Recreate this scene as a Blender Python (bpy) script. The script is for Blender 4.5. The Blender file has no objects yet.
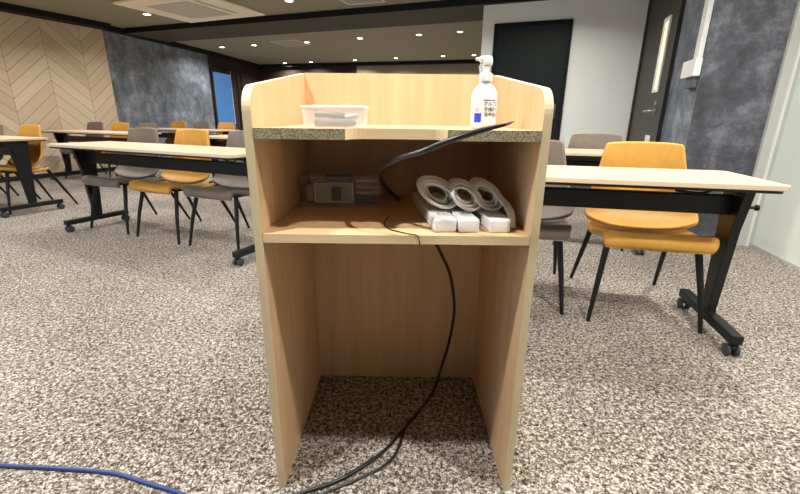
import bpy, bmesh, math, random
from math import sin, cos, pi, radians as R
from mathutils import Vector, Matrix
random.seed(7)
sc = bpy.context.scene
COL = sc.collection

# ------------------------------------------------------------------ helpers
class MB:
    """collects shapes into one mesh"""
    def __init__(s): s.bm = bmesh.new(); s.mi = 0
    def _mark(s, n0):
        s.bm.faces.ensure_lookup_table()
        for f in s.bm.faces[n0:]: f.material_index = s.mi
    def box(s, x0, x1, y0, y1, z0, z1, bev=0, seg=2, M=None):
        n0 = len(s.bm.faces)
        r = bmesh.ops.create_cube(s.bm, size=1)
        vs = r['verts']
        for v in vs:
            v.co = Vector(((x0+x1)/2+v.co.x*(x1-x0), (y0+y1)/2+v.co.y*(y1-y0), (z0+z1)/2+v.co.z*(z1-z0)))
        if M is not None:
            for v in vs: v.co = M @ v.co
        s._mark(n0)
        if bev:
            es = list({e for v in vs for e in v.link_edges})
            bmesh.ops.bevel(s.bm, geom=es, offset=bev, segments=seg, affect='EDGES', profile=.5)
            s._mark(n0)
        return s
    def prism(s, pts, a, b, axis='z', bev=0):
        """outline pts (2D) extruded from a to b along axis"""
        n0 = len(s.bm.faces)
        def P(p, t):
            if axis == 'z': return (p[0], p[1], t)
            if axis == 'y': return (p[0], t, p[1])
            return (t, p[0], p[1])
        lo = [s.bm.verts.new(P(p, a)) for p in pts]
        hi = [s.bm.verts.new(P(p, b)) for p in pts]
        n = len(pts)
        fs = [s.bm.faces.new(lo), s.bm.faces.new(list(reversed(hi)))]
        for i in range(n):
            fs.append(s.bm.faces.new((lo[i], hi[i], hi[(i+1) % n], lo[(i+1) % n])))
        bmesh.ops.recalc_face_normals(s.bm, faces=fs)
        if bev:
            es = list({e for f in fs[:2] for e in f.edges})
            bmesh.ops.bevel(s.bm, geom=es, offset=bev, segments=2, affect='EDGES', profile=.5)
        s._mark(n0)
        return s
    def tube(s, pts, rad, n=10, cap=True, closed=False):
        n0 = len(s.bm.faces)
        pts = [Vector(p) for p in pts]
        rads = rad if isinstance(rad, (list, tuple)) else [rad]*len(pts)
        rings = []; up = None
        m = len(pts)
        for i, p in enumerate(pts):
            if closed: t = (pts[(i+1) % m]-pts[i-1]).normalized()
            else: t = (pts[min(i+1, m-1)]-pts[max(i-1, 0)]).normalized()
            if up is None:
                up = Vector((0, 0, 1)) if abs(t.z) < .9 else Vector((1, 0, 0))
            a = t.cross(up)
            if a.length < 1e-5: a = t.cross(Vector((0, 1, 0)))
            a.normalize(); b = a.cross(t).normalized(); up = b
            rings.append([s.bm.verts.new(p+(a*cos(2*pi*k/n)+b*sin(2*pi*k/n))*rads[i]) for k in range(n)])
        rng = range(m) if closed else range(m-1)
        for i in rng:
            q = rings[(i+1) % m]
            for k in range(n):
                s.bm.faces.new((rings[i][k], rings[i][(k+1) % n], q[(k+1) % n], q[k]))
        if cap and not closed:
            s.bm.faces.new(list(reversed(rings[0]))); s.bm.faces.new(rings[-1])
        s._mark(n0)
        return s
    def lathe(s, prof, c=(0, 0, 0), n=32, M=None, sx=1, sy=1):
        """prof: list of (r, z)"""
        n0 = len(s.bm.faces)
        rings = []; new = []
        for r, z in prof:
            if r < 1e-6:
                v = s.bm.verts.new((c[0], c[1], c[2]+z)); rings.append([v]); new.append(v)
            else:
                g = [s.bm.verts.new((c[0]+sx*r*cos(2*pi*k/n), c[1]+sy*r*sin(2*pi*k/n), c[2]+z)) for k in range(n)]
                rings.append(g); new += g
        for i in range(len(rings)-1):
            a, b = rings[i], rings[i+1]
            for k in range(n):
                k2 = (k+1) % n
                if len(a) == 1 and len(b) == 1: continue
                if len(a) == 1: s.bm.faces.new((a[0], b[k2], b[k]))
                elif len(b) == 1: s.bm.faces.new((a[k], a[k2], b[0]))
                else: s.bm.faces.new((a[k], a[k2], b[k2], b[k]))
        if M is not None:
            for v in new: v.co = M @ v.co
        s._mark(n0)
        return s
    def grid(s, rows):
        n0 = len(s.bm.faces)
        vs = [[s.bm.verts.new(p) for p in r] for r in rows]
        for i in range(len(vs)-1):
            for j in range(len(vs[0])-1):
                s.bm.faces.new((vs[i][j], vs[i][j+1], vs[i+1][j+1], vs[i+1][j]))
        s._mark(n0)
        return s
    def build(s, name, mats, parent=None, smooth=None, loc=(0, 0, 0), rot=(0, 0, 0)):
        me = bpy.data.meshes.new(name)
        bmesh.ops.recalc_face_normals(s.bm, faces=s.bm.faces[:])
        s.bm.to_mesh(me); s.bm.free()
        if not isinstance(mats, (list, tuple)): mats = [mats]
        for m in mats: me.materials.append(m)
        o = bpy.data.objects.new(name, me); COL.objects.link(o)
        o.location = loc; o.rotation_euler = rot
        if smooth is not None:
            me.shade_smooth()
            if smooth < 180:
                me.set_sharp_from_angle(angle=R(smooth))
        if parent: o.parent = parent
        return o

def tag(o, label=None, cat=None, group=None, kind=None):
    if label: o['label'] = label
    if cat: o['category'] = cat
    if group: o['group'] = group
    if kind: o['kind'] = kind
    return o

def thing(name, label, cat, loc=(0, 0, 0), rz=0, group=None):
    o = bpy.data.objects.new(name, None); COL.objects.link(o)
    o.empty_display_size = .1
    o.location = loc; o.rotation_euler = (0, 0, rz)
    return tag(o, label, cat, group)

def copy_tree(o, parent=None):
    c = o.copy(); COL.objects.link(c)
    if parent is not None: c.parent = parent
    for ch in list(o.children): copy_tree(ch, c)
    return c

# ------------------------------------------------------------------ materials
def mat(name, col=(.5, .5, .5), rough=.5, metal=0, spec=.5, emit=None, estr=1, alpha=None, trans=0):
    m = bpy.data.materials.new(name); m.use_nodes = True
    b = m.node_tree.nodes['Principled BSDF']
    b.inputs['Base Color'].default_value = (*col, 1)
    b.inputs['Roughness'].default_value = rough
    b.inputs['Metallic'].default_value = metal
    b.inputs['Specular IOR Level'].default_value = spec
    if emit:
        b.inputs['Emission Color'].default_value = (*emit, 1); b.inputs['Emission Strength'].default_value = estr
    if trans: b.inputs['Transmission Weight'].default_value = trans
    if alpha is not None: b.inputs['Alpha'].default_value = alpha
    return m
def nodes(m): return m.node_tree.nodes, m.node_tree.links, m.node_tree.nodes['Principled BSDF']
def coord(m, scale=(1, 1, 1), src='Object', rot=(0, 0, 0)):
    N, L, b = nodes(m)
    tc = N.new('ShaderNodeTexCoord'); mp = N.new('ShaderNodeMapping')
    mp.inputs['Scale'].default_value = scale; mp.inputs['Rotation'].default_value = rot
    L.new(tc.outputs[src], mp.inputs[0]); return mp.outputs[0]
def noise(m, vec, scale, detail=3, rough=.5, dist=0):
    N, L, b = nodes(m); n = N.new('ShaderNodeTexNoise')
    n.inputs['Scale'].default_value = scale; n.inputs['Detail'].default_value = detail
    n.inputs['Roughness'].default_value = rough; n.inputs['Distortion'].default_value = dist
    L.new(vec, n.inputs['Vector']); return n.outputs['Fac']
def ramp(m, fac, stops):
    N, L, b = nodes(m); r = N.new('ShaderNodeValToRGB'); e = r.color_ramp.elements
    while len(e) < len(stops): e.new(.5)
    for i, (p, c) in enumerate(stops): e[i].position = p; e[i].color = (*c, 1)
    L.new(fac, r.inputs[0]); return r.outputs[0]
def bump(m, fac, strength=.3, dist=.002):
    N, L, b = nodes(m); n = N.new('ShaderNodeBump')
    n.inputs['Strength'].default_value = strength; n.inputs['Distance'].default_value = dist
    L.new(fac, n.inputs['Height']); L.new(n.outputs[0], b.inputs['Normal'])
def math_(m, op, a, b_=None, c=None):
    N, L, b = nodes(m); n = N.new('ShaderNodeMath'); n.operation = op
    for i, v in enumerate((a, b_, c)):
        if v is None: continue
        if isinstance(v, (int, float)): n.inputs[i].default_value = v
        else: L.new(v, n.inputs[i])
    return n.outputs[0]

def wood(name, c0, c1, scale, rough=.45, sc_=14):
    """grain stretched along the axis with the small scale value"""
    m = mat(name, c0, rough, spec=.35)
    v = coord(m, scale)
    f = noise(m, v, sc_, 5, .6, .4)
    N, L, b = nodes(m)
    L.new(ramp(m, f, [(.3, c0), (.7, c1)]), b.inputs['Base Color'])
    return m

M = {}
M['lam'] = wood('birch_laminate', (.61, .395, .21), (.73, .50, .295), (1, 1, .06), .42, 26)
M['lam_h'] = wood('birch_laminate_flat', (.61, .395, .21), (.72, .495, .29), (.06, 1, 1), .42, 26)
M['edge'] = wood('edge_banding', (.56, .45, .27), (.64, .53, .34), (1, 1, .1), .5, 20)
M['veneer'] = wood('veneer_edge', (.66, .48, .28), (.74, .56, .34), (.1, 1, 1), .5, 20)
# raw particle board edge
m = M['chip'] = mat('particle_board', (.3, .25, .17), .8, spec=.2)
f = noise(m, coord(m, (1, 1, 1)), 420, 3, .7)
N, L, b = nodes(m); L.new(ramp(m, f, [(.36, (.09, .075, .05)), (.5, (.26, .215, .14)), (.66, (.50, .44, .31))]), b.inputs['Base Color'])
M['table'] = wood('table_laminate', (.62, .47, .335), (.69, .54, .40), (.05, 1, 1), .38, 22)
M['black'] = mat('black_metal', (.008, .008, .009), .42, spec=.35)
M['blackedge'] = mat('black_edge', (.015, .014, .013), .5)
M['rubber'] = mat('black_rubber', (.012, .012, .012), .6)
M['caster'] = mat('caster_wheel', (.035, .045, .055), .4)

# leather upholstery
def leather(name, a, b_, rough=.5):
    m = mat(name, a, rough, spec=.35)
    v = coord(m)
    f = noise(m, v, 7, 4, .6, .3)
    N, L, b = nodes(m); L.new(ramp(m, f, [(.3, a), (.7, b_)]), b.inputs['Base Color'])
    bump(m, noise(m, v, 240, 2), .15, .001)
    return m
M['orange'] = leather('tan_orange_leather', (.58, .28, .042), (.70, .37, .075))
M['grey'] = leather('taupe_grey_leather', (.170, .132, .108), (.235, .19, .158), .55)
M['piping_o'] = mat('tan_piping', (.5, .3, .12), .6)
M['piping_g'] = mat('grey_piping', (.35, .31, .28), .6)

# carpet
m = M['carpet'] = mat('carpet', (.4, .36, .31), .95, spec=.08)
v = coord(m, (1, 1, 1))
f1 = noise(m, v, 85, 2, .6, .8); f2 = noise(m, v, 190, 2, .6); f3 = noise(m, v, 1.3, 3)
f = math_(m, 'MULTIPLY_ADD', f2, .45, math_(m, 'MULTIPLY', f1, .55))
f = math_(m, 'MULTIPLY_ADD', math_(m, 'SUBTRACT', f3, .5), .10, f)
N, L, b = nodes(m)
L.new(ramp(m, f, [(.395, (.038, .029, .022)), (.465, (.145, .117, .095)), (.525, (.31, .27, .232)), (.60, (.62, .57, .52))]), b.inputs['Base Color'])
bump(m, f, .9, .008)

# chevron plank cladding (object x runs along the wall, z is up)
m = M['chevron'] = mat('chevron_planks', (.6, .45, .28), .5, spec=.3)
N, L, b = nodes(m)
tc = N.new('ShaderNodeTexCoord'); sp = N.new('ShaderNodeSeparateXYZ'); L.new(tc.outputs['Object'], sp.inputs[0])
CW = .53                                                       # column width
u = math_(m, 'ADD', sp.outputs['X'], 8*CW*2+.40-10*.53+.0)
t = math_(m, 'PINGPONG', u, CW)
h = math_(m, 'ADD', sp.outputs['Z'], math_(m, 'MULTIPLY', t, .9))
row = math_(m, 'DIVIDE', h, .18)
ri = math_(m, 'FLOOR', row); rf = math_(m, 'FRACT', row)
ci = math_(m, 'FLOOR', math_(m, 'DIVIDE', u, CW))
wn = N.new('ShaderNodeTexWhiteNoise'); wn.noise_dimensions = '2D'
cb = N.new('ShaderNodeCombineXYZ'); L.new(ri, cb.inputs[0]); L.new(ci, cb.inputs[1]); L.new(cb.outputs[0], wn.inputs['Vector'])
cg = N.new('ShaderNodeCombineXYZ'); L.new(math_(m, 'MULTIPLY', u, .9), cg.inputs[0]); L.new(math_(m, 'MULTIPLY', h, 14), cg.inputs[2]); L.new(math_(m, 'MULTIPLY', wn.outputs['Value'], 40), cg.inputs[1])
g = noise(m, cg.outputs[0], 2.2, 4, .6)
tone = math_(m, 'MULTIPLY_ADD', wn.outputs['Value'], .45, math_(m, 'MULTIPLY', g, .6))
colr = ramp(m, tone, [(.15, (.52, .40, .275)), (.5, (.66, .53, .385)), (.85, (.76, .64, .495))])
gap = math_(m, 'LESS_THAN', math_(m, 'MINIMUM', rf, math_(m, 'SUBTRACT', 1, rf)), .022)
gap2 = math_(m, 'LESS_THAN', math_(m, 'FRACT', math_(m, 'DIVIDE', u, CW)), .01)
gg = math_(m, 'MAXIMUM', gap, gap2)
mx = N.new('ShaderNodeMix'); mx.data_type = 'RGBA'; L.new(gg, mx.inputs[0]); L.new(colr, mx.inputs[6]); mx.inputs[7].default_value = (.26, .18, .11, 1)
L.new(mx.outputs[2], b.inputs['Base Color'])

# slate-effect wall
def slate(name, dark, mid, lite, s=1.0):
    m = mat(name, mid, .55, spec=.4); v = coord(m)
    a = noise(m, v, 1.1*s, 3, .55, .2); c = noise(m, v, 5.5*s, 6, .68, .25); d = noise(m, v, 30*s, 3, .6)
    f = math_(m, 'MULTIPLY_ADD', c, .46, math_(m, 'MULTIPLY_ADD', d, .12, math_(m, 'MULTIPLY', a, .42)))
    N, L, b = nodes(m)
    L.new(ramp(m, f, [(.40, dark), (.50, mid), (.62, lite)]), b.inputs['Base Color'])
    bump(m, d, .15, .003)
    return m
M['slate'] = slate('slate_wall', (.075, .088, .108), (.165, .187, .225), (.36, .40, .47))
M['slate_shaded'] = slate('slate_wall_shaded', (.040, .042, .052), (.075, .078, .097), (.20, .205, .24), 1.2)  # same slate finish, with the end face's shade put into darker colours
M['white_wall'] = mat('white_wall_paint', (.80, .82, .78), .8, spec=.2)
M['right_wall'] = mat('pale_green_wall_paint', (.76, .82, .76), .7, spec=.2)
M['frame'] = mat('pale_grey_frame', (.50, .51, .48), .45)
M['frame_l'] = mat('white_frame', (.78, .78, .75), .4)
M['ceiling'] = mat('grey_ceiling', (.29, .275, .205), .9, spec=.1)
M['beam'] = mat('dark_beam', (.085, .08, .07), .85, spec=.1)
M['cornice'] = mat('black_cornice', (.010, .010, .012), .7, spec=.2)
M['farwall'] = mat('olive_grey_wall', (.34, .30, .22), .85, spec=.15)
M['blackdoor'] = mat('black_green_door', (.009, .013, .013), .6, spec=.2)
M['browndoor'] = mat('dark_brown_door', (.040, .036, .026), .45, spec=.4)
M['slit'] = mat('lit_door_glass', (.6, .6, .45), .3, emit=(.80, .80, .58), estr=.55)
M['steel'] = mat('brushed_steel', (.5, .49, .46), .35, metal=.9)
M['white'] = mat('white_plastic', (.82, .82, .80), .4)
M['white_cord'] = mat('white_cord', (.70, .66, .58), .5)
M['strip'] = mat('white_power_strip', (.80, .79, .76), .4)
M['grey_pl'] = mat('grey_plastic', (.10, .105, .11), .5)
M['socket'] = mat('dark_socket', (.05, .05, .05), .5)
M['ac'] = mat('cream_ac_panel', (.92, .86, .72), .5)
M['ac_g'] = mat('ac_grille', (.52, .49, .42), .6)
M['lamp'] = mat('lamp_diffuser', (1, 1, 1), .5, emit=(1, .95, .84), estr=14)
M['ring'] = mat('lamp_ring', (.75, .73, .68), .4)
M['winglass'] = mat('blue_evening_glass', (.05, .12, .25), .1, emit=(.06, .17, .42), estr=.6)
M['fillglass'] = mat('fill_window_glass', (.5, .6, .7), .1, emit=(.50, .72, 1.0), estr=5.5)  # glowing pane of the added fill window
M['winframe'] = mat('dark_window_frame', (.02, .013, .012), .5)
M['windark'] = mat('dark_blind', (.035, .018, .016), .8)
M['blackcord'] = mat('black_cord', (.010, .010, .011), .3, spec=.6)
M['bluecord'] = mat('navy_cord', (.020, .045, .16), .35)
M['tip'] = mat('brown_grey_tip', (.16, .12, .11), .4)
M['hatch'] = mat('ceiling_hatch', (.34, .31, .255), .9)
M['blue'] = mat('blue_plastic', (.02, .06, .55), .4)
M['txt'] = mat('label_ink', (.06, .07, .12), .6)
M['txtblue'] = mat('label_blue_ink', (.02, .07, .75), .6)
M['label'] = mat('paper_label', (.86, .86, .86), .5)
M['pink'] = mat('pink_plastic', (.55, .22, .20), .5)
M['greenglass'] = mat('pale_green_panel', (.42, .45, .34), .4)

def clear(name, tint, a, rough=.25):
    m = bpy.data.materials.new(name); m.use_nodes = True
    N, L = m.node_tree.nodes, m.node_tree.links
    N.remove(N['Principled BSDF']); out = [n for n in N if n.type == 'OUTPUT_MATERIAL'][0]
    t = N.new('ShaderNodeBsdfTransparent'); t.inputs[0].default_value = (.97, .97, .97, 1)
    p = N.new('ShaderNodeBsdfPrincipled'); p.inputs['Base Color'].default_value = (*tint, 1); p.inputs['Roughness'].default_value = rough
    mx = N.new('ShaderNodeMixShader'); mx.inputs[0].default_value = a
    L.new(t.outputs[0], mx.inputs[1]); L.new(p.outputs[0], mx.inputs[2]); L.new(mx.outputs[0], out.inputs[0])
    return m
M['frost'] = clear('frosted_plastic', (.80, .84, .88), .24)
M['frost2'] = clear('frosted_rim', (.92, .93, .95), .8)
M['clearbag'] = clear('clear_plastic', (.75, .72, .70), .16, .12)
M['bottle'] = clear('milky_bottle', (.86, .89, .92), .86, .3)

# ------------------------------------------------------------------ room shell
CZ = 2.36; BZ = 2.28
def wall(name, P, Q, z0, z1, m, th=.12, side=1):
    """thin solid wall from plan point P to Q; origin at P, local x along it; body on the far side"""
    P = Vector(P); Q = Vector(Q); d = Q-P
    mb = MB(); mb.box(0, d.length, 0 if side > 0 else -th, th if side > 0 else 0, z0, z1)
    o = mb.build(name, m, loc=(P.x, P.y, 0), rot=(0, 0, math.atan2(d.y, d.x)))
    return tag(o, kind='structure')

fl = MB(); fl.prism([(-9, -3), (3.6, -3), (3.6, 13.6), (-9, 13.6)], -.1, 0)
tag(fl.build('floor', M['carpet']), kind='structure')
ce = MB(); ce.prism([(-9, -3), (3.6, -3), (3.6, 13.6), (-9, 13.6)], CZ, CZ+.1)
tag(ce.build('ceiling', M['ceiling']), kind='structure')

TH = R(-20.4)
e1 = Vector((cos(TH), sin(TH))); e2 = Vector((-sin(TH), cos(TH)))
# ceiling beam (dark drop between the two ceiling fields)
mb = MB(); mb.box(-6.15, 2.9, 0, .87, BZ, CZ-.001)
tag(mb.build('trim_1', M['beam'], loc=(.986, 5.722, 0), rot=(0, 0, TH)), kind='structure')
mb = MB(); mb.box(-6.13, 2.9, -.02, -.001, BZ, CZ-.001)
tag(mb.build('trim_2', M['cornice'], loc=(.986, 5.722, 0), rot=(0, 0, TH)), kind='structure')

# left side: plank wall, slate wall, window wall
A = Vector((-5.513, 6.383)); B = Vector((-4.974, 7.576)); dA = (A-B).normalized()
A0 = A+dA*4.5
wl = wall('wall_left', A0, B, 0, CZ, M['chevron'])
E1 = Vector((-4.502, 10.384))
wall('wall_left_slate', B, E1, 0, CZ, M['slate'])
CN = Vector((-4.20, 13.0))
wall('wall_left_window', E1+Vector((-.05, 0)), CN, 0, CZ, M['windark'])
mb = MB(); mb.box(0, (B-A0).length, -.015, 0, 0, .07)
tag(mb.build('baseboard_left', M['blackedge'], loc=(A0.x, A0.y, 0), rot=(0, 0, math.atan2(-dA.y, -dA.x))), kind='structure')
def cornice(name, P, Q, w):
    P = Vector(P); Q = Vector(Q); d = Q-P
    mb = MB(); mb.box(0, d.length, -w, 0, BZ, CZ-.001)
    tag(mb.build(name, M['cornice'], loc=(P.x, P.y, 0), rot=(0, 0, math.atan2(d.y, d.x))), kind='structure')
cornice('trim_3', A0, B, .24)
cornice('trim_4', B, E1, .12)
cornice('trim_5', E1, CN, .14)
# far wall
FR = Vector((2.2, 11.29)); 
dF = (FR-CN).normalized()
FX = CN+dF*3.05
wall('wall_back_dark', CN, FX, 0, CZ, M['windark'])
wall('wall_back', FX, FR+dF*1.0, 0, CZ, M['farwall'])
cornice('trim_6', CN-dF*.1, FR+dF*1.0, .16)

# windows in the recessed wall: blue evening panes in dark frames
wd = (CN-E1).normalized(); wa = math.atan2(wd.y, wd.x)
def window(n, s0, s1, z0, z1):
    P = E1+Vector((-.05, 0))+wd*s0
    t = bpy.data.objects.new('window_%d' % n, None); COL.objects.link(t); t.location = (P.x, P.y, 0); t.rotation_euler = (0, 0, wa)
    tag(t, kind='structure')
    W = s1-s0
    f = MB(); w = .07
    f.box(0, w, -.05, -.002, z0, z1).box(W-w, W, -.05, -.002, z0, z1).box(w, W-w, -.05, -.002, z0, z0+w).box(w, W-w, -.05, -.002, z1-w, z1)
    f.build('window_frame', M['winframe'], t)
    g = MB(); g.box(w, W-w, -.02, -.006, z0+w, z1-w); g.build('window_pane', M['winglass'], t)
    return t
window(1, .10, 1.40, .55, 2.02)
window(2, 1.55, 2.45, .55, 2.02)
# added bluish fill: unseen glowing window, with a wall piece to hold it
wall('wall_left_front', (-4.7, -2.6), (-4.7, 1.3), 0, CZ, M['white_wall'], th=.12, side=1)
t = bpy.data.objects.new('window_3', None); COL.objects.link(t); t.location = (-4.7, -1.2, 0); t.rotation_euler = (0, 0, pi/2); tag(t, kind='structure')
fm = MB(); fm.box(0, .06, -.05, -.002, .8, 2.2).box(1.94, 2.0, -.05, -.002, .8, 2.2).box(.06, 1.94, -.05, -.002, .8, .86).box(.06, 1.94, -.05, -.002, 2.14, 2.2).box(.97, 1.03, -.05, -.002, .86, 2.14)
fm.build('window_frame', M['frame_l'], t)
gm_ = MB(); gm_.box(.06, .97, -.02, -.006, .86, 2.14).box(1.03, 1.94, -.02, -.006, .86, 2.14); gm_.build('window_pane', M['fillglass'], t)
# thin pale cord hanging in front of the first window
P = E1+Vector((-.05, 0))+wd*.93
bc = MB(); bc.tube([(P.x+.08, P.y, 2.03), (P.x+.08, P.y, 1.5), (P.x+.085, P.y, .80)], .008, 8); bc.lathe([(0, -.05), (.015, -.04), (.012, 0), (0, .005)], (P.x+.085, P.y, .80), 10)
tag(bc.build('blind_cord', M['frame_l'], smooth=60), 'thin white blind cord hanging in front of the blue evening window', 'cord')

# white wall with the black door
W0 = Vector((.995, 5.768)); DL = Vector((2.72, 5.127)); wN = (DL-W0).normalized()
wan = math.atan2(wN.y, wN.x)
wall('wall_white', W0, DL+wN*.1, 0, BZ, M['white_wall'], th=.14)
d = bpy.data.objects.new('door_1', None); COL.objects.link(d); d.location = (W0.x, W0.y, 0); d.rotation_euler = (0, 0, wan); tag(d, kind='structure')
x0, x1 = .15, 1.055
mb = MB(); mb.box(x0+.035, x1-.035, -.012, -.002, 0.005, 2.03, .002); mb.build('door_leaf', M['blackdoor'], d)
mb = MB(); mb.box(x0, x0+.034, -.025, -.001, 0, 2.065).box(x1-.034, x1, -.025, -.001, 0, 2.065).box(x0+.034, x1-.034, -.025, -.001, 2.031, 2.065)
mb.build('door_frame', M['cornice'], d)
mb = MB(); mb.box(x1-.13, x1-.085, -.018, -.0125, .96, 1.13, .004); mb.tube([(x1-.107, -.018, 1.05), (x1-.107, -.05, 1.05), (x1-.21, -.055, 1.05)], .009, 10)
mb.build('door_handle', M['grey_pl'], d, smooth=40)

# brown door wall, slate corner
SC = Vector((2.23, 3.35)); dn = (SC-DL).normalized(); dan = math.atan2(dn.y, dn.x)
DLn = (SC-DL).length
wall('wall_door_side', DL, SC, 0, CZ, M['slate'], th=.14, side=1)
d = bpy.data.objects.new('door_2', None); COL.objects.link(d); d.location = (DL.x, DL.y, 0); d.rotation_euler = (0, 0, dan); tag(d, kind='structure')
dw = 1.17
mb = MB(); mb.box(.05, dw-.045, -.02, -.002, .005, 2.2, .002); mb.build('door_leaf', M['browndoor'], d)
mb = MB(); mb.box(0.005, .048, -.035, -.001, 0, 2.25).box(dw-.043, dw, -.035, -.001, 0, 2.25).box(.048, dw-.043, -.035, -.001, 2.202, 2.25)
mb.build('door_frame', M['browndoor'], d)
sx0, sx1, sz0, sz1 = .735, .925, 1.21, 1.87
mb = MB(); mb.box(sx0+.03, sx1-.03, -.024, -.0205, sz0+.03, sz1-.03); mb.build('door_window', M['slit'], d)
mb = MB(); w = .03
mb.box(sx0, sx0+w, -.034, -.0205, sz0, sz1).box(sx1-w, sx1, -.034, -.0205, sz0, sz1).box(sx0+w, sx1-w, -.034, -.0205, sz0, sz0+w).box(sx0+w, sx1-w, -.034, -.0205, sz1-w, sz1)
mb.build('door_window_frame', M['ring'], d)
mb = MB(); mb.lathe([(0, 0), (.022, 0), (.022, .012), (0, .012)], (0, 0, 0), 20, M=Matrix.Translation((.93, -.0205, 1.035)) @ Matrix.Rotation(pi/2, 4, 'X'))
mb.tube([(.93, -.03, 1.035), (.93, -.075, 1.035), (.92, -.08, 1.035), (.76, -.08, 1.035)], .010, 10); mb.build('door_handle', M['steel'], d, smooth=40)
mb = MB(); mb.lathe([(0, 0), (.024, 0), (.022, .014), (0, .014)], (0, 0, 0), 20, M=Matrix.Translation((.93, -.0205, 1.108)) @ Matrix.Rotation(pi/2, 4, 'X'))
mb.build('door_lock', M['steel'], d, smooth=40)
def localp(s, off, z, P=DL, a=dan):
    return (P.x+cos(a)*s+sin(a)*off, P.y+sin(a)*s-cos(a)*off, z)
# little white notice on the door
t = thing('door_sign', 'small white notice plate low on the dark brown door', 'sign', localp(.84, .0205, .74), dan)
mb = MB(); mb.box(-.085, .085, -.004, 0, -.06, .065, .002); mb.build('plate', M['white'], t)
mb = MB(); mb.lathe([(0.012, 0), (.026, 0), (.026, .001), (.012, .001), (.012, 0)], (0, 0, 0), 24, M=Matrix.Translation((0, -.0045, 0)) @ Matrix.Rotation(pi/2, 4, 'X')); mb.build('symbol', M['ring'], t)

S2 = Vector((2.70, 3.19)); sn = (S2-SC).normalized(); san = math.atan2(sn.y, sn.x)
wall('wall_slate_end', SC, S2+sn*.02, 0, CZ, M['slate_shaded'], th=.14)
# pale grey jamb, two steps
S3 = Vector((2.79, 3.18))
jd = (S3-S2).normalized()
mb = MB(); J = lambda s, off: (S2.x+jd.x*s+jd.y*off, S2.y+jd.y*s-jd.x*off)
def jamb(name, s0, s1, off, m):
    mb = MB(); mb.prism([J(s0, off), J(s1, off), J(s1, -.12), J(s0, -.12)], 0, CZ); tag(mb.build(name, m), kind='structure')
jamb('trim_7', -.02, .045, .02, M['frame']); jamb('trim_8', .0451, .06, .032, M['frame_l']); jamb('trim_9', .0601, .10, .012, M['frame'])
# right wall
RW0 = Vector((2.80, 3.18)); rdir = Vector((2.661-2.79, 2.597-3.193)).normalized(); RW1 = RW0+rdir*6.2
wall('wall_right', RW0, RW1, 0, CZ, M['right_wall'], th=.12, side=1)
mb = MB(); mb.box(0, 6.2, -.008, -.001, 0, .02)
tag(mb.build('baseboard_right', M['frame'], loc=(RW0.x, RW0.y, 0), rot=(0, 0, math.atan2(rdir.y, rdir.x))), kind='structure')

# white switch box with its cable duct up the slate corner
t = thing('switch_box', 'white switch box with a surface cable duct running up the slate wall corner', 'switch', (SC.x-dn.x*.16, SC.y-dn.y*.16, 1.27), dan)
mb = MB(); mb.box(-.12, .15, -.05, -.001, 0, .125, .006); mb.build('box_body', M['white'], t)
mb = MB(); mb.box(.045, .13, -.035, -.001, .126, CZ-1.27, .003); mb.build('cable_duct', M['white'], t)
mb = MB(); mb.box(-.03, .12, -.03, -.001, -.08, -.002, .003); mb.build('lower_plate', M['grey_pl'], t)

# ------------------------------------------------------------------ ceiling fittings
def spot_energy(): return 1
lights = []
lp = [(-3.756, 6.793), (-1.459, 5.972), (-3.886, 9.756), (-3.094, 9.45), (-1.898, 9.02), (-.801, 8.527), (.283, 8.127), (.969, 7.823),
      (-3.249, 12.413), (-2.472, 12.133), (-1.231, 11.629), (-.166, 11.172), (.955, 10.74), (1.656, 10.524)]
lab = ['round downlight in the near ceiling, left of the cassette air conditioner', 'round downlight in the near ceiling, right of the cassette air conditioner',
       'leftmost downlight of the nearer row beyond the beam', 'second downlight from the left, nearer row beyond the beam', 'third downlight from the left, nearer row beyond the beam',
       'fourth downlight from the left, nearer row beyond the beam', 'fifth downlight from the left, nearer row beyond the beam', 'rightmost downlight of the nearer row beyond the beam',
       'leftmost downlight of the far row near the back wall', 'second downlight from the left, far row near the back wall', 'third downlight from the left, far row near the back wall',
       'fourth downlight from the left, far row near the back wall', 'fifth downlight from the left, far row near the back wall', 'rightmost downlight of the far row near the back wall']
extra = [((.18, .85), 'downlight in the ceiling right above the lectern', .42), ((-.80, .46), 'downlight in the ceiling just in front of the lectern, left of it', 1.05),
         ((.95, .42), 'added unseen downlight in the ceiling in front of the lectern, right of it', .95)]  # right-hand lamp added to bounce light off the floor into the lectern
for gx, gy in ((-5.2, 4.2), (-3.9, 3.2), (-2.6, 2.3), (-1.3, 1.7), (-4.4, 5.4), (-3.1, 4.6), (-1.9, 3.9), (-.6, 3.2), (.7, 2.5), (1.9, 2.2), (-.3, 5.2), (1.3, 4.4), (-2.6, .9), (2.1, .8), (-4.2, 1.6)):  # added grid of unseen lamps that softens the table shadows
    extra.append(((gx, gy), 'added unseen downlight in the ceiling over the front seats, above the picture', 0.9 if gx > .9 and gy > 2 else .5))
allL = [(p, l, .9) for p, l in zip(lp, lab)]+extra
proto = None
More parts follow.
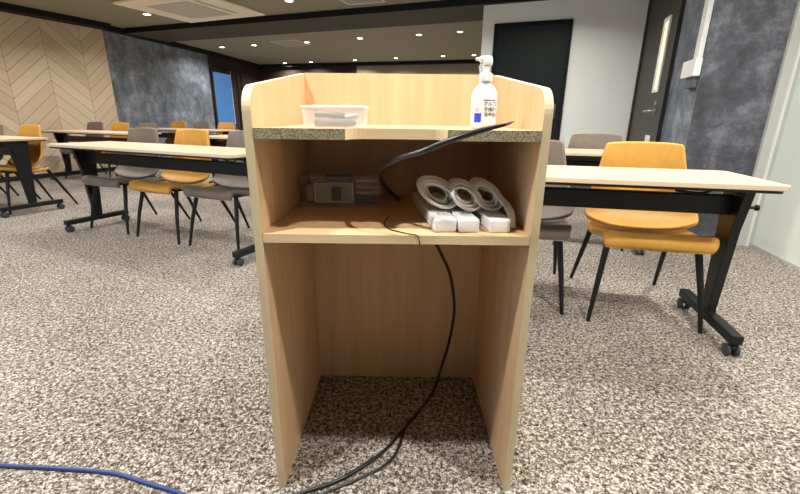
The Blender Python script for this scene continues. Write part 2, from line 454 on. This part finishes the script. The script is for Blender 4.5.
for i, (p, l, k) in enumerate(allL):
    if proto is None:
        proto = thing('downlight', l, 'ceiling light', (p[0], p[1], CZ), 0, 'round recessed ceiling downlights')
        mb = MB(); mb.lathe([(.062, 0), (.062, -.006), (.05, -.008), (.047, -.001), (.047, 0)], n=32); mb.build('frame', M['ring'], proto, smooth=40)
        mb = MB(); mb.lathe([(0, -.004), (.046, -.004), (.046, -.001), (0, -.001)], n=32); mb.build('diffuser', M['lamp'], proto)
        o = proto
    else:
        o = copy_tree(proto); o.location = (p[0], p[1], CZ); o['label'] = l
    ld = bpy.data.lights.new('downlight_lamp', 'AREA'); ld.shape = 'DISK'; ld.size = .09; ld.energy = 20*k; ld.color = (1, .965, .90); ld.spread = R(150)
    lo = bpy.data.objects.new('downlight_lamp', ld); COL.objects.link(lo); lo.location = (p[0], p[1], CZ-.012)
    lights.append((lo, i))
    if i >= 14: ld.energy = 24*k

# cassette air conditioner
acx = R(-23)
t = thing('air_conditioner', 'cream ceiling cassette air conditioner with a square grille', 'air conditioner', (-2.86, 6.37, CZ), acx)
mb = MB(); mb.box(-.78, .70, -.62, .62, -.028, -.001, .01); mb.build('panel', M['ac'], t)
mb = MB(); mb.box(-.46, .28, -.36, .38, -.036, -.0285, .004); mb.build('intake_grille', M['ac_g'], t)
for sx, (a_, b_, c_, d_) in enumerate(((-.44, .26, .42, .50), (-.44, .26, -.50, -.42), (-.62, -.54, -.33, .35), (.36, .44, -.33, .35))):
    mb = MB(); mb.box(a_, b_, c_, d_, -.033, -.0285, .002); mb.build('air_vane', M['ac_g'] if sx == 3 else M['ac'], t)
def hatch(loc, rz, w, h, label):
    t = thing('ceiling_hatch', label, 'hatch', (loc[0], loc[1], CZ), rz)
    mb = MB(); mb.box(-w/2, w/2, -h/2, h/2, -.006, -.001); mb.build('panel', M['hatch'], t)
    f = MB(); q = .02
    f.box(-w/2-q, -w/2-.001, -h/2-q, h/2+q, -.009, -.001).box(w/2+.001, w/2+q, -h/2-q, h/2+q, -.009, -.001).box(-w/2, w/2, h/2+.001, h/2+q, -.009, -.001).box(-w/2, w/2, -h/2-q, -h/2-.001, -.009, -.001)
    f.build('frame', M['ring'], t)
hatch((-.56, 5.80), TH, .48, .48, 'square access hatch in the near ceiling beside the beam')
hatch((-2.25, 9.15), TH, .55, .55, 'square access hatch in the ceiling beyond the beam')

# ------------------------------------------------------------------ lectern
LX0, LX1, LF, LB = -.318, .299, .862, 1.365
T_ = .018
lec = thing('lectern', 'open-backed light wood lectern with a shelf, seen from the speaker side', 'lectern', (0, 0, 0))
pts = [(LF, 0), (LF, .955)]
for k in range(1, 9):
    a = pi-k*(pi/2-.14)/8
    pts.append((LF+.052+.052*cos(a), .955+.052*sin(a)))
pts += [(LB+T_, 1.073), (LB+T_, 0)]
for x0, x1 in ((LX0, LX0+T_), (LX1-T_, LX1)):
    mb = MB(); mb.prism(pts, x0, x1, 'x')
    o = mb.build('side_panel', [M['lam'], M['edge']], lec)
    for p in o.data.polygons:
        if abs(p.normal.x) < .5: p.material_index = 1
ix0, ix1 = LX0+T_+.0005, LX1-T_-.0005
mb = MB(); mb.box(ix0, ix1, LB, LB+T_, 0, 1.073); mb.build('back_panel', M['lam'], lec)
# lower shelf
mb = MB(); mb.box(ix0, ix1, LF+.001, LB-.0005, .682, .7016)
o = mb.build('shelf', [M['lam_h'], M['veneer']], lec)
for p in o.data.polygons:
    if p.normal.y < -.5: p.material_index = 1
# top shelf with a shallow cutout in its front edge
c0, c1, cd, cr = -.114, .092, .052, .04
pt = [(ix0, LF+.001), (c0, LF+.001)]
for k in range(7):
    a = pi-k*(pi/2)/6; pt.append((c0+cr+cr*cos(a), LF+cd-cr+cr*sin(a)))
for k in range(7):
    a = pi/2-k*(pi/2)/6; pt.append((c1-cr+cr*cos(a), LF+cd-cr+cr*sin(a)))
pt += [(c1, LF+.001), (ix1, LF+.001), (ix1, LB-.0005), (ix0, LB-.0005)]
mb = MB(); mb.prism(pt, .9005, .9227)
o = mb.build('top_shelf', [M['lam_h'], M['veneer']], lec)
for p in o.data.polygons:
    if abs(p.normal.z) < .5: p.material_index = 1
for a_, b_ in ((ix0+.001, c0-.0005), (c1+.0005, ix1-.001)):
    mb = MB(); mb.box(a_, b_, LF-.0015, LF+.0008, .901, .9222)
    tag(mb.build('raw_edge', M['chip'], lec), 'mottled raw particle board edge')

# ------------------------------------------------------------------ things on the lectern
TZ = .9229; SZ = .7018
# frosted tray
tr = thing('plastic_tray', 'frosted clear plastic tray standing on the lectern top', 'tray', (-.150, .99, TZ), R(0))
W_, D_, H_ = .138, .10, .043
mb = MB(); w = .0025
def taper_box(mb, w0, d0, w1, d1, z0, z1):
    vs = [mb.bm.verts.new(p) for p in ((-w0/2, -d0/2, z0), (w0/2, -d0/2, z0), (w0/2, d0/2, z0), (-w0/2, d0/2, z0), (-w1/2, -d1/2, z1), (w1/2, -d1/2, z1), (w1/2, d1/2, z1), (-w1/2, d1/2, z1))]
    for f in ((0, 1, 5, 4), (1, 2, 6, 5), (2, 3, 7, 6), (3, 0, 4, 7), (3, 2, 1, 0)): mb.bm.faces.new([vs[i] for i in f])
taper_box(mb, W_-.007, D_-.007, W_, D_, .0005, H_)
o = mb.build('tray_body', M['frost'], tr)
sm = o.modifiers.new('thick', 'SOLIDIFY'); sm.thickness = .002; sm.offset = -1
bv = o.modifiers.new('bev', 'BEVEL'); bv.width = .004; bv.segments = 3; bv.limit_method = 'ANGLE'
f = MB(); a, b_ = W_/2, D_/2
f.tube([(-a+.008, -b_, H_), (a-.008, -b_, H_), (a, -b_+.008, H_), (a, b_-.008, H_), (a-.008, b_, H_), (-a+.008, b_, H_), (-a, b_-.008, H_), (-a, -b_+.008, H_)], .0028, 8, closed=True)
f.build('rim', M['frost2'], tr, smooth=60)
gm = mat('gun_metal', (.12, .13, .12), .4, metal=.5); gm2 = mat('pale_metal', (.42, .45, .47), .35, metal=.6)
# what lies in it
def in_tray(name, label, cat, pts, rad, m, part=None):
    mb = MB(); mb.tube([Vector(p)+Vector((-.150, .99, TZ)) for p in pts], [q*1.15 for q in rad], 10)
    return tag(mb.build(name, m, smooth=50), label, cat)
in_tray('marker_pen', 'dark marker pen at the bottom of the frosted tray', 'pen', [(-.045, -.022, .010), (.030, -.020, .010), (.047, -.019, .010)], [.0075, .0075, .005], gm)
in_tray('marker_pen', 'silver marker pen lying across the frosted tray', 'pen', [(-.035, .012, .010), (.040, .004, .024), (.050, .003, .026)], [.006, .006, .004], gm2)
in_tray('marker_pen', 'dark marker pen lying on top in the frosted tray', 'pen', [(-.048, .004, .028), (.010, -.010, .026), (.022, -.013, .026)], [.0065, .0065, .004], gm)
mb = MB(); mb.tube([(-.150+.02+.018*cos(a*pi/8), .99+.028+.009*sin(a*pi/8), TZ+.01) for a in range(16)], .004, 8, closed=True)
tag(mb.build('rubber_ring', gm, smooth=60), 'small dark ring at the back of the frosted tray', 'ring')

# spray bottle
bt = thing('spray_bottle', 'white sanitizer pump spray bottle with a blue and white label on the lectern top', 'bottle', (.178, .955, TZ), 0)
mb = MB()
mb.lathe([(0, .0005), (.024, .0005), (.0275, .004), (.028, .02), (.028, .068), (.0265, .076), (.019, .088), (.013, .093), (.0125, .098), (0, .098)], n=40, sy=.72)
mb.build('bottle_body', M['bottle'], bt, smooth=50)
mb = MB(); mb.lathe([(0, .0985), (.0145, .0985), (.0145, .112), (.012, .114), (.007, .116), (.0065, .128), (0, .128)], n=28); mb.build('screw_cap', M['white'], bt, smooth=40)
mb = MB()
mb.box(-.008, .012, -.008, .008, .1285, .144, .003); mb.box(-.016, .011, -.0065, .0065, .1365, .148, .003)
mb.build('spray_head', M['white'], bt, smooth=40)
mb = MB(); mb.tube([(-.016, 0, .142), (-.0235, 0, .142)], [.004, .003], 10); mb.build('nozzle', M['white'], bt, smooth=40)
mb = MB(); mb.tube([(-.009, 0, .136), (-.014, 0, .126), (-.011, 0, .116)], .0022, 8); mb.build('trigger', M['white'], bt, smooth=40)
# label wrapped round the front of the oval body
def on_body(u, z, off): # u = angle from the front
    return (sin(u)*(.028+off), -cos(u)*(.028*.72+off), z)
mb = MB(); rows = []
for zi in (.010, .064):
    rows.append([on_body(-1.1+2.2*k/20, zi, .0005) for k in range(21)])
mb.grid(rows); lb = mb.build('bottle_label', M['label'], bt, smooth=180)
def patch(name, u0, u1, z0, z1, m, par):
    mb = MB(); mb.grid([[on_body(u0+(u1-u0)*k/6, z, .0008) for k in range(7)] for z in (z0, z1)]); return mb.build(name, m, par)
patch('blue_mark', -.86, -.28, .014, .033, M['txtblue'], lb)
patch('blue_line', -.20, .85, .0585, .0603, M['txtblue'], lb)
patch('pink_mark', -.80, -.5, .036, .044, mat('pale_pink_ink', (.8, .55, .55), .6), lb)
def text(body, size, loc, m, par, rot=(pi/2, 0, 0), name='lettering'):
    cu = bpy.data.curves.new(name, 'FONT'); cu.body = body; cu.size = size; cu.extrude = .0001; cu.offset = size*.012
    o = bpy.data.objects.new(name, cu); COL.objects.link(o); o.location = loc; o.rotation_euler = rot
    bpy.context.view_layer.update()
    dg = bpy.context.evaluated_depsgraph_get()
    me = bpy.data.meshes.new_from_object(o.evaluated_get(dg))
    me.materials.clear(); me.materials.append(m)
    o2 = bpy.data.objects.new(name, me); COL.objects.link(o2); o2.location = loc; o2.rotation_euler = rot; o2.parent = par
    bpy.data.objects.remove(o)
    return o2
text('アルコ', .0098, (-.005, -.0222, .0485), M['txt'], lb, (pi/2, 0, R(10)))
text('手指の', .0092, (-.003, -.0222, .0375), M['txt'], lb, (pi/2, 0, R(12)))
text('消毒用', .0092, (-.003, -.0222, .0268), M['txt'], lb, (pi/2, 0, R(12)))

# black gooseneck / cable poking out of the shelf
def smooth_path(pts, n=8):
    P = [Vector(p) for p in pts]; out = []
    for i in range(len(P)-1):
        a = P[max(i-1, 0)]; b = P[i]; c = P[i+1]; d_ = P[min(i+2, len(P)-1)]
        for k in range(n):
            t = k/n
            out.append(.5*((2*b)+(c-a)*t+(2*a-5*b+4*c-d_)*t*t+(3*b-a-3*c+d_)*t**3))
    out.append(P[-1]); return out
gn = thing('gooseneck_cable', 'stiff black cable curving out of the shelf past the lectern edge', 'cable', (0, 0, 0))
path = smooth_path([(.192, .802, .935), (.147, .806, .923), (.090, .815, .9035), (.042, .835, .882), (-.006, .875, .863), (-.038, .92, .838), (-.051, .985, .813), (-.045, 1.07, .778), (-.025, 1.17, .738), (-.0095, 1.255, .7085)])
mb = MB(); mb.tube(path, [.0035+.0020*min(1, i/10) for i in range(len(path))], 12); mb.build('cable_jacket', M['blackcord'], gn, smooth=60)
mb = MB(); mb.tube([(.207, .80, .9405), (.200, .801, .938), (.1925, .802, .9352)], [.0012, .003, .0036], 12); tag(mb.build('cable_tip', M['tip'], gn, smooth=60), 'brown-grey tapered tip')

# three power strips with coiled white cords
def coil(cx, cy, cz, rx, rz_, tilt, n, seed, lean):
    rnd = random.Random(seed); pts = []
    for i in range(n*24):
        a = 2*pi*i/24; k = i/(n*24)
        wob = 1+.06*sin(3*a*.37+seed)+.05*sin(a*.51+seed*2)
        q = .40+.60*(((i//24)*.618+.2) % 1)
        q2 = .40+.60*(((i//24+1)*.618+.2) % 1); q = q+(q2-q)*((i % 24)/24)
        r_x = rx*q*wob; r_z = rz_*q*wob
        x = r_x*cos(a); z = r_z*sin(a); y = (k-.5)*.05+.006*sin(2*a+seed)
        # shear like a relaxed bundle leaning to one side
        pts.append(Vector((cx+x*cos(lean)+z*sin(lean), cy+y+z*tilt*.8, cz+z*cos(lean)-x*sin(lean))))
    return pts
sp_ = [(.0735, .0515, 'white power strip with the widest coiled cord, left of three on the shelf', (.088, .995, .7720), .057, .031, .50, 1),
       (.1290, .0465, 'white power strip with a small coiled cord, middle of three on the shelf', (.150, .975, .7660), .046, .028, .55, 2),
       (.1965, .0485, 'white power strip whose cord slumps to the panel, right of three on the shelf', (.202, .985, .7640), .048, .028, .65, 3)]
for k, (x0, w_, label, cc, rx, rz_, ln, sd) in enumerate(sp_):
    t = thing('power_strip', label, 'power strip', (x0+w_/2, .890, SZ), R((6.5, 6, 5)[k]), 'power strips on the lectern shelf')
    mb = MB(); mb.box(-w_/2, w_/2, 0, .355, 0.0002, .031, .005, 3); mb.build('strip_body', M['strip'], t, smooth=40)
    for j in range(5):
        mb = MB(); y = .04+j*.062
        mb.box(-.012, .012, y, y+.032, .0312, .0318); mb.mi = 1
        for sx in (-.006, .006): mb.box(sx-.0012, sx+.0012, y+.007, y+.015, .0319, .0322)
        mb.build('socket', [M['strip'], M['socket']], t)
    nl = 14 if k == 0 else 12
    pts = coil(cc[0], cc[1], cc[2], rx, rz_, .55, nl, sd, ln)
    lowz = min(p.z for p in pts)
    M_inv = (Matrix.Translation(t.location) @ Matrix.Rotation(t.rotation_euler.z, 4, 'Z')).inverted()
    sh = max(0, SZ+.0355-lowz)
    pts = [M_inv @ (p+Vector((0, 0, sh))) for p in pts]
    mb = MB(); mb.tube(pts, .0034, 8); mb.build('coiled_cord', M['white_cord'], t, smooth=60)
    if k == 2:
        mb = MB()
        for q in range(5):
            mb.tube([M_inv @ Vector(p) for p in smooth_path([(.170+q*.006, .99, .796-q*.003), (.205+q*.006, .975, .786-q*.003), (.232+q*.005, .955, .762-q*.002), (.2475+q*.003, .935, .735), (.2490+q*.0032, .925, .7062)], 5)], .0032, 8)
        mb.build('slumped_cord', M['white_cord'], t, smooth=60)

# clear plastic case with small gadgets, back left of the shelf
cb_ = thing('clear_case', 'clear plastic case with small gadgets inside, back left on the lectern shelf', 'case', (-.180, 1.22, SZ), R(2))
mb = MB(); mb.box(-.108, .122, -.055, .065, .0005, .084, .006, 3); o = mb.build('case_shell', M['clearbag'], cb_, smooth=40)
mb = MB()
for z in (.004, .080):
    mb.tube([(-.106, -.056, z), (.120, -.056, z)], .0018, 8)
mb.build('case_edge', M['frost'], cb_, smooth=60)
M_c = Matrix.Translation(cb_.location) @ Matrix.Rotation(cb_.rotation_euler.z, 4, 'Z')
def inside(name, label, cat, parts):
    t = thing(name, label, cat, M_c @ Vector((0, 0, .002)), cb_.rotation_euler.z)
    for pn, mm, fn in parts:
        mb = MB(); fn(mb); mb.build(pn, mm, t, smooth=40)
    return t
inside('adapter_box', 'small pale box with a dark square inside the clear case', 'box', [
    ('body', M['greenglass'], lambda mb: mb.box(-.070, .040, -.030, .015, .003, .060, .004)),
    ('rim', M['frame_l'], lambda mb: mb.box(-.071, .041, -.033, -.0305, .057, .0605, .0008).box(-.071, -.067, -.033, -.0305, .008, .0568).box(.037, .041, -.033, -.0305, .008, .0568).box(-.071, .041, -.033, -.0305, .004, .0078)),
    ('dark_button', M['socket'], lambda mb: mb.box(-.022, .006, -.038, -.0335, .010, .050, .003))])
inside('black_pouch', 'flat black pouch standing behind the pale box in the clear case', 'pouch', [
    ('pouch_body', M['grey_pl'], lambda mb: mb.box(-.048, .035, .022, .045, .002, .0765, .008, 3))])
inside('battery_pack', 'silver ribbed battery pack at the right end of the clear case', 'battery pack', [
    ('cells', M['steel'], lambda mb: [mb.tube([(.048, -.022, z), (.112, -.022, z)], .0085, 14) for z in (.030, .0475, .065)]),
    ('cap', M['grey_pl'], lambda mb: mb.box(.043, .0475, -.034, -.010, .0215, .074, .001))])
inside('blue_clip', 'blue plastic clip lying in front of the battery pack', 'clip', [
    ('clip_body', M['blue'], lambda mb: mb.tube(smooth_path([(.050, -.040, .013), (.075, -.046, .010), (.105, -.048, .006)], 4), [.006]*4+[.005]*4+[.003], 10))])
inside('pink_wrapper', 'pinkish wrapper at the left end of the clear case', 'wrapper', [
    ('wrap', M['pink'], lambda mb: mb.box(-.100, -.076, -.020, .02, .002, .052, .008, 3))])

# thin cord over the shelf edge, thick cable hanging behind it and running out over the floor
mb = MB(); mb.tube(smooth_path([(-.030, 1.04, .7035), (-.040, .97, .7035), (-.027, .912, .7035), (.010, .875, .7035), (.034, .8575, .7038), (.040, .8535, .695), (.041, .8535, .684)], 6), .0014, 8)
tag(mb.build('thin_cord', M['blackcord'], smooth=60), 'thin black cord crossing the front edge of the lectern shelf', 'cord')
mb = MB(); mb.tube(smooth_path([(.050, 1.15, .6755), (.085, 1.19, .620), (.128, 1.22, .54), (.163, 1.25, .455), (.184, 1.275, .33), (.176, 1.295, .20), (.155, 1.305, .09), (.135, 1.29, .022), (.110, 1.24, .0065), (.072, 1.17, .006), (.005, 1.06, .006), (-.053, .974, .006), (-.157, .885, .006), (-.255, .839, .006), (-.33, .80, .006), (-.38, .74, .006)], 8), .0052, 10)
tag(mb.build('power_cable', M['blackcord'], smooth=60), 'black cable hanging inside the lectern and running out over the carpet', 'cable')
mb = MB(); mb.tube(smooth_path([(.03, 1.12, .0045), (.0, 1.00, .0045), (-.037, .937, .0045), (-.123, .880, .0045), (-.216, .828, .0045), (-.30, .74, .0045)], 8), .0038, 10)
tag(mb.build('second_cable', M['blackcord'], smooth=60), 'thinner black cable on the carpet beside the hanging cable', 'cable')
mb = MB(); mb.tube(smooth_path([(-1.5, .945, .006), (-1.113, .918, .006), (-.946, .910, .006), (-.782, .896, .006), (-.665, .864, .006), (-.541, .826, .006), (-.45, .77, .006), (-.40, .68, .006)], 8), .0055, 10)
tag(mb.build('blue_cable', M['bluecord'], smooth=60), 'dark blue cable lying across the carpet left of the lectern', 'cable')

# ------------------------------------------------------------------ tables
TL, TD, TTOP = 1.98, .50, .72
def round_rect(x0, x1, y0, y1, r, n=5):
    out = []
    for cx, cy, a0 in ((x1-r, y1-r, 0), (x0+r, y1-r, pi/2), (x0+r, y0+r, pi), (x1-r, y0+r, 3*pi/2)):
        for k in range(n+1): a = a0+k*pi/2/n; out.append((cx+r*cos(a), cy+r*sin(a)))
    return out
def make_table():
    """origin at the near left corner on the floor, x along the table, y to the back"""
    t = thing('training_table', '', 'table')
    mb = MB(); mb.prism(round_rect(0, TL, 0, TD, .035), TTOP-.020, TTOP, bev=.002)
    top = mb.build('tabletop', M['table'], t)
    mb = MB(); mb.prism(round_rect(.012, TL-.012, .012, TD-.012, .03), TTOP-.032, TTOP-.0205)
    mb.build('underside', M['blackedge'], t)
    mb = MB(); mb.box(.05, TL-.05, .235, .275, .556, .642, .006); mb.build('crossbeam', M['black'], t)
    IN = .05
    for sx in (IN, TL-IN):
        s = 1 if sx < 1 else -1
        up = MB()
        up.prism([(.225, .10), (.285, .10), (.315, .50), (.33, TTOP-.06), (.33, TTOP-.034), (.16, TTOP-.034), (.16, TTOP-.06), (.195, .50)], sx-.019, sx+.019, 'x', bev=.003)
        lg = up.build('leg', M['black'], t)
        kb = MB(); kb.tube([(sx+(.02 if s < 0 else -.02), .20, .600), (sx+(.052 if s < 0 else -.052), .20, .600)], .007, 10); kb.lathe([(0, 0), (.013, .002), (.013, .012), (0, .014)], (0, 0, 0), 14, M=Matrix.Translation((sx+(.05 if s < 0 else -.05), .20, .600)) @ Matrix.Rotation(pi/2 if s < 0 else -pi/2, 4, 'Y'))
        kb.build('knob', M['black'], lg, smooth=40)
        ft = MB(); ft.box(sx-.024, sx+.024, -.01, TD+.01, .060, .101, .005)
        ft.build('foot', M['black'], t)
        br = MB(); br.tube(smooth_path([(sx+s*.02, .20, .66), (sx+s*.10, .20, .672), (sx+s*.16, .21, .650), (sx+s*.25, .235, .655)], 5), .006, 8)
        br.build('release_rod', M['black'], t, smooth=60)
        for y in (.015, TD-.015):
            c = MB()
            c.tube([(sx, y, .0595), (sx, y, .047)], .007, 10)
            c.box(sx-.009, sx+.009, y-.019, y+.018, .034, .054, .004)
            cs = c.build('caster', M['rubber'], t, smooth=40)
            for dx in (-.018, .018):
                w_ = MB(); w_.lathe([(0, -.0085), (.020, -.0085), (.0265, -.005), (.0265, .005), (.020, .0085), (0, .0085)], (0, 0, 0), 24, M=Matrix.Translation((sx+dx, y, .0268)) @ Matrix.Rotation(pi/2, 4, 'Y'))
                w_.build('wheel', M['caster'], cs, smooth=40)
    return t
tp = make_table()
def V2(x, y): return Vector((x, y))
AL = R(-24.5); eL = V2(cos(AL), sin(AL)); nL = V2(-sin(AL), cos(AL)); OL = V2(-2.802, 3.346)
AR = R(-12.2); eR = V2(cos(AR), sin(AR))
def from_right(P, a, ins=0.0):
    return P-V2(cos(a), sin(a))*TL
tabs = [
    (OL-eL*.03, AL, 'light wood folding training table on black castered legs, front row left of the lectern'),
    (from_right(V2(-3.75, 3.80)+eL*.04, AL), AL, 'training table whose right end juts in at the left picture edge'),
    (OL-eL*3.45+nL*1.59, AL, 'light training table in the second row behind the front left table'),
    (OL-eL*.33+nL*1.59, AL, 'training table in the second row, its left end just left of the lectern'),
    (OL-eL*3.62+nL*3.18, AL, 'training table in the farthest row on the left side, in front of the slate wall'),
    (from_right(V2(1.425, 1.525)+eR*.02, AR), AR, 'light wood training table on black castered legs, right of the lectern'),
    (from_right(V2(1.80, 2.87), R(-16)), R(-16), 'training table in the second row on the right, behind the orange chair'),
]
for i, (P, a, l) in enumerate(tabs):
    o = tp if i == 0 else copy_tree(tp)
    o.location = (P.x, P.y, 0); o.rotation_euler = (0, 0, a); o['label'] = l; o['group'] = 'training tables in rows'

# ------------------------------------------------------------------ chairs
def make_chair(kind):
    col, pip = (M['orange'], M['piping_o']) if kind == 'orange' else (M['grey'], M['piping_g'])
    t = thing('upholstered_chair', '', 'chair')
    U = [-1, -.93, -.75, -.45, 0, .45, .75, .93, 1]
    def row(y, z, hw, curl=0, fwd=0, bow=0):
        return [(u*hw, y-fwd*abs(u)**3+bow*(1-u*u), z+curl*abs(u)**3) for u in U]
    # seat: rolled front lip, dished middle
    rows = [row(-.255, .377, .200), row(-.300, .378, .220), row(-.325, .398, .235, 0, -.02), row(-.322, .432, .238, .0, -.015), row(-.285, .455, .240, .004),
            row(-.22, .446, .242, .008), row(-.13, .412, .243, .012), row(-.03, .398, .243, .015), row(.06, .398, .237, .018), row(.13, .410, .225, .02)]
    mb = MB(); mb.grid(rows); s_ = mb.build('seat', col, t, smooth=180)
    so = s_.modifiers.new('pad', 'SOLIDIFY'); so.thickness = .030; so.offset = -1
    sb = s_.modifiers.new('sub', 'SUBSURF'); sb.levels = 1; sb.render_levels = 2
    # backrest: shell that sweeps forward over the seat sides and rises to a squared top
    rows = [row(-.05, .430, .236, .034, -.03), row(-.01, .436, .256, .034, .0), row(.05, .456, .266, .028, .04), row(.105, .505, .258, .012, .065), row(.135, .59, .232, 0, .055),
            row(.150, .69, .206, 0, .045), row(.163, .78, .188, 0, .04), row(.170, .823, .181, -.004, .038), row(.173, .842, .173, -.010, .035)]
    mb = MB(); mb.grid(rows); b_ = mb.build('backrest', col, t, smooth=180)
    so = b_.modifiers.new('pad', 'SOLIDIFY'); so.thickness = .022; so.offset = 1
    sb = b_.modifiers.new('sub', 'SUBSURF'); sb.levels = 1; sb.render_levels = 2
    # piping along the shell edge
    mb = MB(); mb.tube(smooth_path([(-.205, -.27, .384), (-.215, -.300, .386), (-.12, -.304, .385), (0, -.305, .385), (.12, -.304, .385), (.215, -.300, .386), (.205, -.27, .384)], 5), .003, 6)
    mb.build('piping', pip, s_, smooth=60)
    mb = MB()
    mb.tube([(-.175, -.20, .395), (-.165, .10, .385)], .009, 8); mb.tube([(.175, -.20, .395), (.165, .10, .385)], .009, 8)
    mb.tube([(-.175, -.19, .393), (.175, -.19, .393)], .009, 8); mb.tube([(-.165, .09, .385), (.165, .09, .385)], .009, 8)
    mb.build('seat_frame', M['black'], t, smooth=60)
    for sx in (-1, 1):
        mb = MB(); mb.tube([(sx*.190, -.215, .405), (sx*.220, -.265, .20), (sx*.245, -.300, .0005)], [.0165, .0135, .0095], 12); mb.build('leg', M['black'], t, smooth=60)
        mb = MB(); mb.tube([(sx*.195, .10, .425), (sx*.214, .205, .21), (sx*.235, .305, .0005)], [.0165, .0135, .0095], 12); mb.build('leg', M['black'], t, smooth=60)
    return t
P3 = OL-eL*3.45+nL*1.59; P4 = OL-eL*3.62+nL*3.18
ch = [
    ('grey', (-2.352, 3.662), -24.3, 'taupe grey chair at the left end of the front left table', 'chairs at the front left table'),
    ('orange', (-1.792, 3.402), -25, 'tan orange chair in the middle of the front left table', 'chairs at the front left table'),
    ('grey', (-1.257, 3.180), -24, 'taupe grey chair at the front left table, nearest the lectern', 'chairs at the front left table'),
    ('orange', (-3.91, 4.31), -24.5, 'tan orange chair at the end of the table by the left picture edge', 'chairs at the far left table'),
    ('grey', (-4.52, 4.55), -24.5, 'taupe grey chair left of the orange one at the picture edge table', 'chairs at the far left table'),
    ('grey', (-5.13, 4.80), -24.5, 'taupe grey chair cut off by the left picture edge', 'chairs at the far left table'),
    ('orange', (1.232, 2.080), -13, 'large tan orange chair tucked under the table right of the lectern', 'chairs at the right table'),
    ('grey', (.677, 2.272), -17, 'taupe grey chair partly hidden behind the right side of the lectern', 'chairs at the right table'),
    ('grey', (1.535, 3.35), -18, 'taupe grey chair in the second row on the right, in front of the black door', 'chairs in the second row'),
]
for k, (kind, s) in enumerate((('grey', .31), ('orange', .92), ('grey', 1.53))):
    c = P3+eL*s+nL*.474
    ch.append((kind, (c.x, c.y), -24.5, ['taupe grey chair at the left end of the second row table', 'tan orange chair in the middle of the second row table, left side', 'taupe grey chair at the right end of the second row table, left side'][k], 'chairs in the second row'))
for k, (kind, s) in enumerate((('orange', .31), ('grey', .92), ('orange', 1.53))):
    c = P4+eL*s+nL*.474
    ch.append((kind, (c.x, c.y), -24.5, ['tan orange chair at the left of the farthest row table', 'taupe grey chair in the middle of the farthest row table', 'tan orange chair at the right of the farthest row table, near the blue window'][k], 'chairs in the farthest row'))
protos = {'orange': make_chair('orange'), 'grey': make_chair('grey')}
used = set()
for kind, (x, y), a, l, g in ch:
    o = protos[kind] if kind not in used else copy_tree(protos[kind])
    used.add(kind)
    o.location = (x, y, 0); o.rotation_euler = (0, 0, R(a)); o['label'] = l; o['group'] = g

# ------------------------------------------------------------------ light and camera
w = bpy.data.worlds.new('World'); sc.world = w; w.use_nodes = True
w.node_tree.nodes['Background'].inputs[0].default_value = (.80, .90, 1.0, 1)
w.node_tree.nodes['Background'].inputs[1].default_value = .08

f = 414.1055
cam = bpy.data.cameras.new('camera'); cam.sensor_width = 36; cam.lens = f*36/800; cam.clip_start = .02
co = bpy.data.objects.new('camera', cam); COL.objects.link(co)
r2 = Vector((0.99993279, 0.00470132, 0.01059744)); u2 = Vector((-0.01151614, 0.29739613, 0.95468472)); Fv = Vector((-0.00133664, 0.9547426, -0.29743029))
Mx = Matrix(((r2.x, u2.x, -Fv.x, 0), (r2.y, u2.y, -Fv.y, 0), (r2.z, u2.z, -Fv.z, .9442), (0, 0, 0, 1)))
co.matrix_world = Mx
sc.camera = co
sc.view_settings.view_transform = 'Standard'; sc.view_settings.look = 'None'; sc.view_settings.gamma = 1
sc.view_settings.exposure = .42
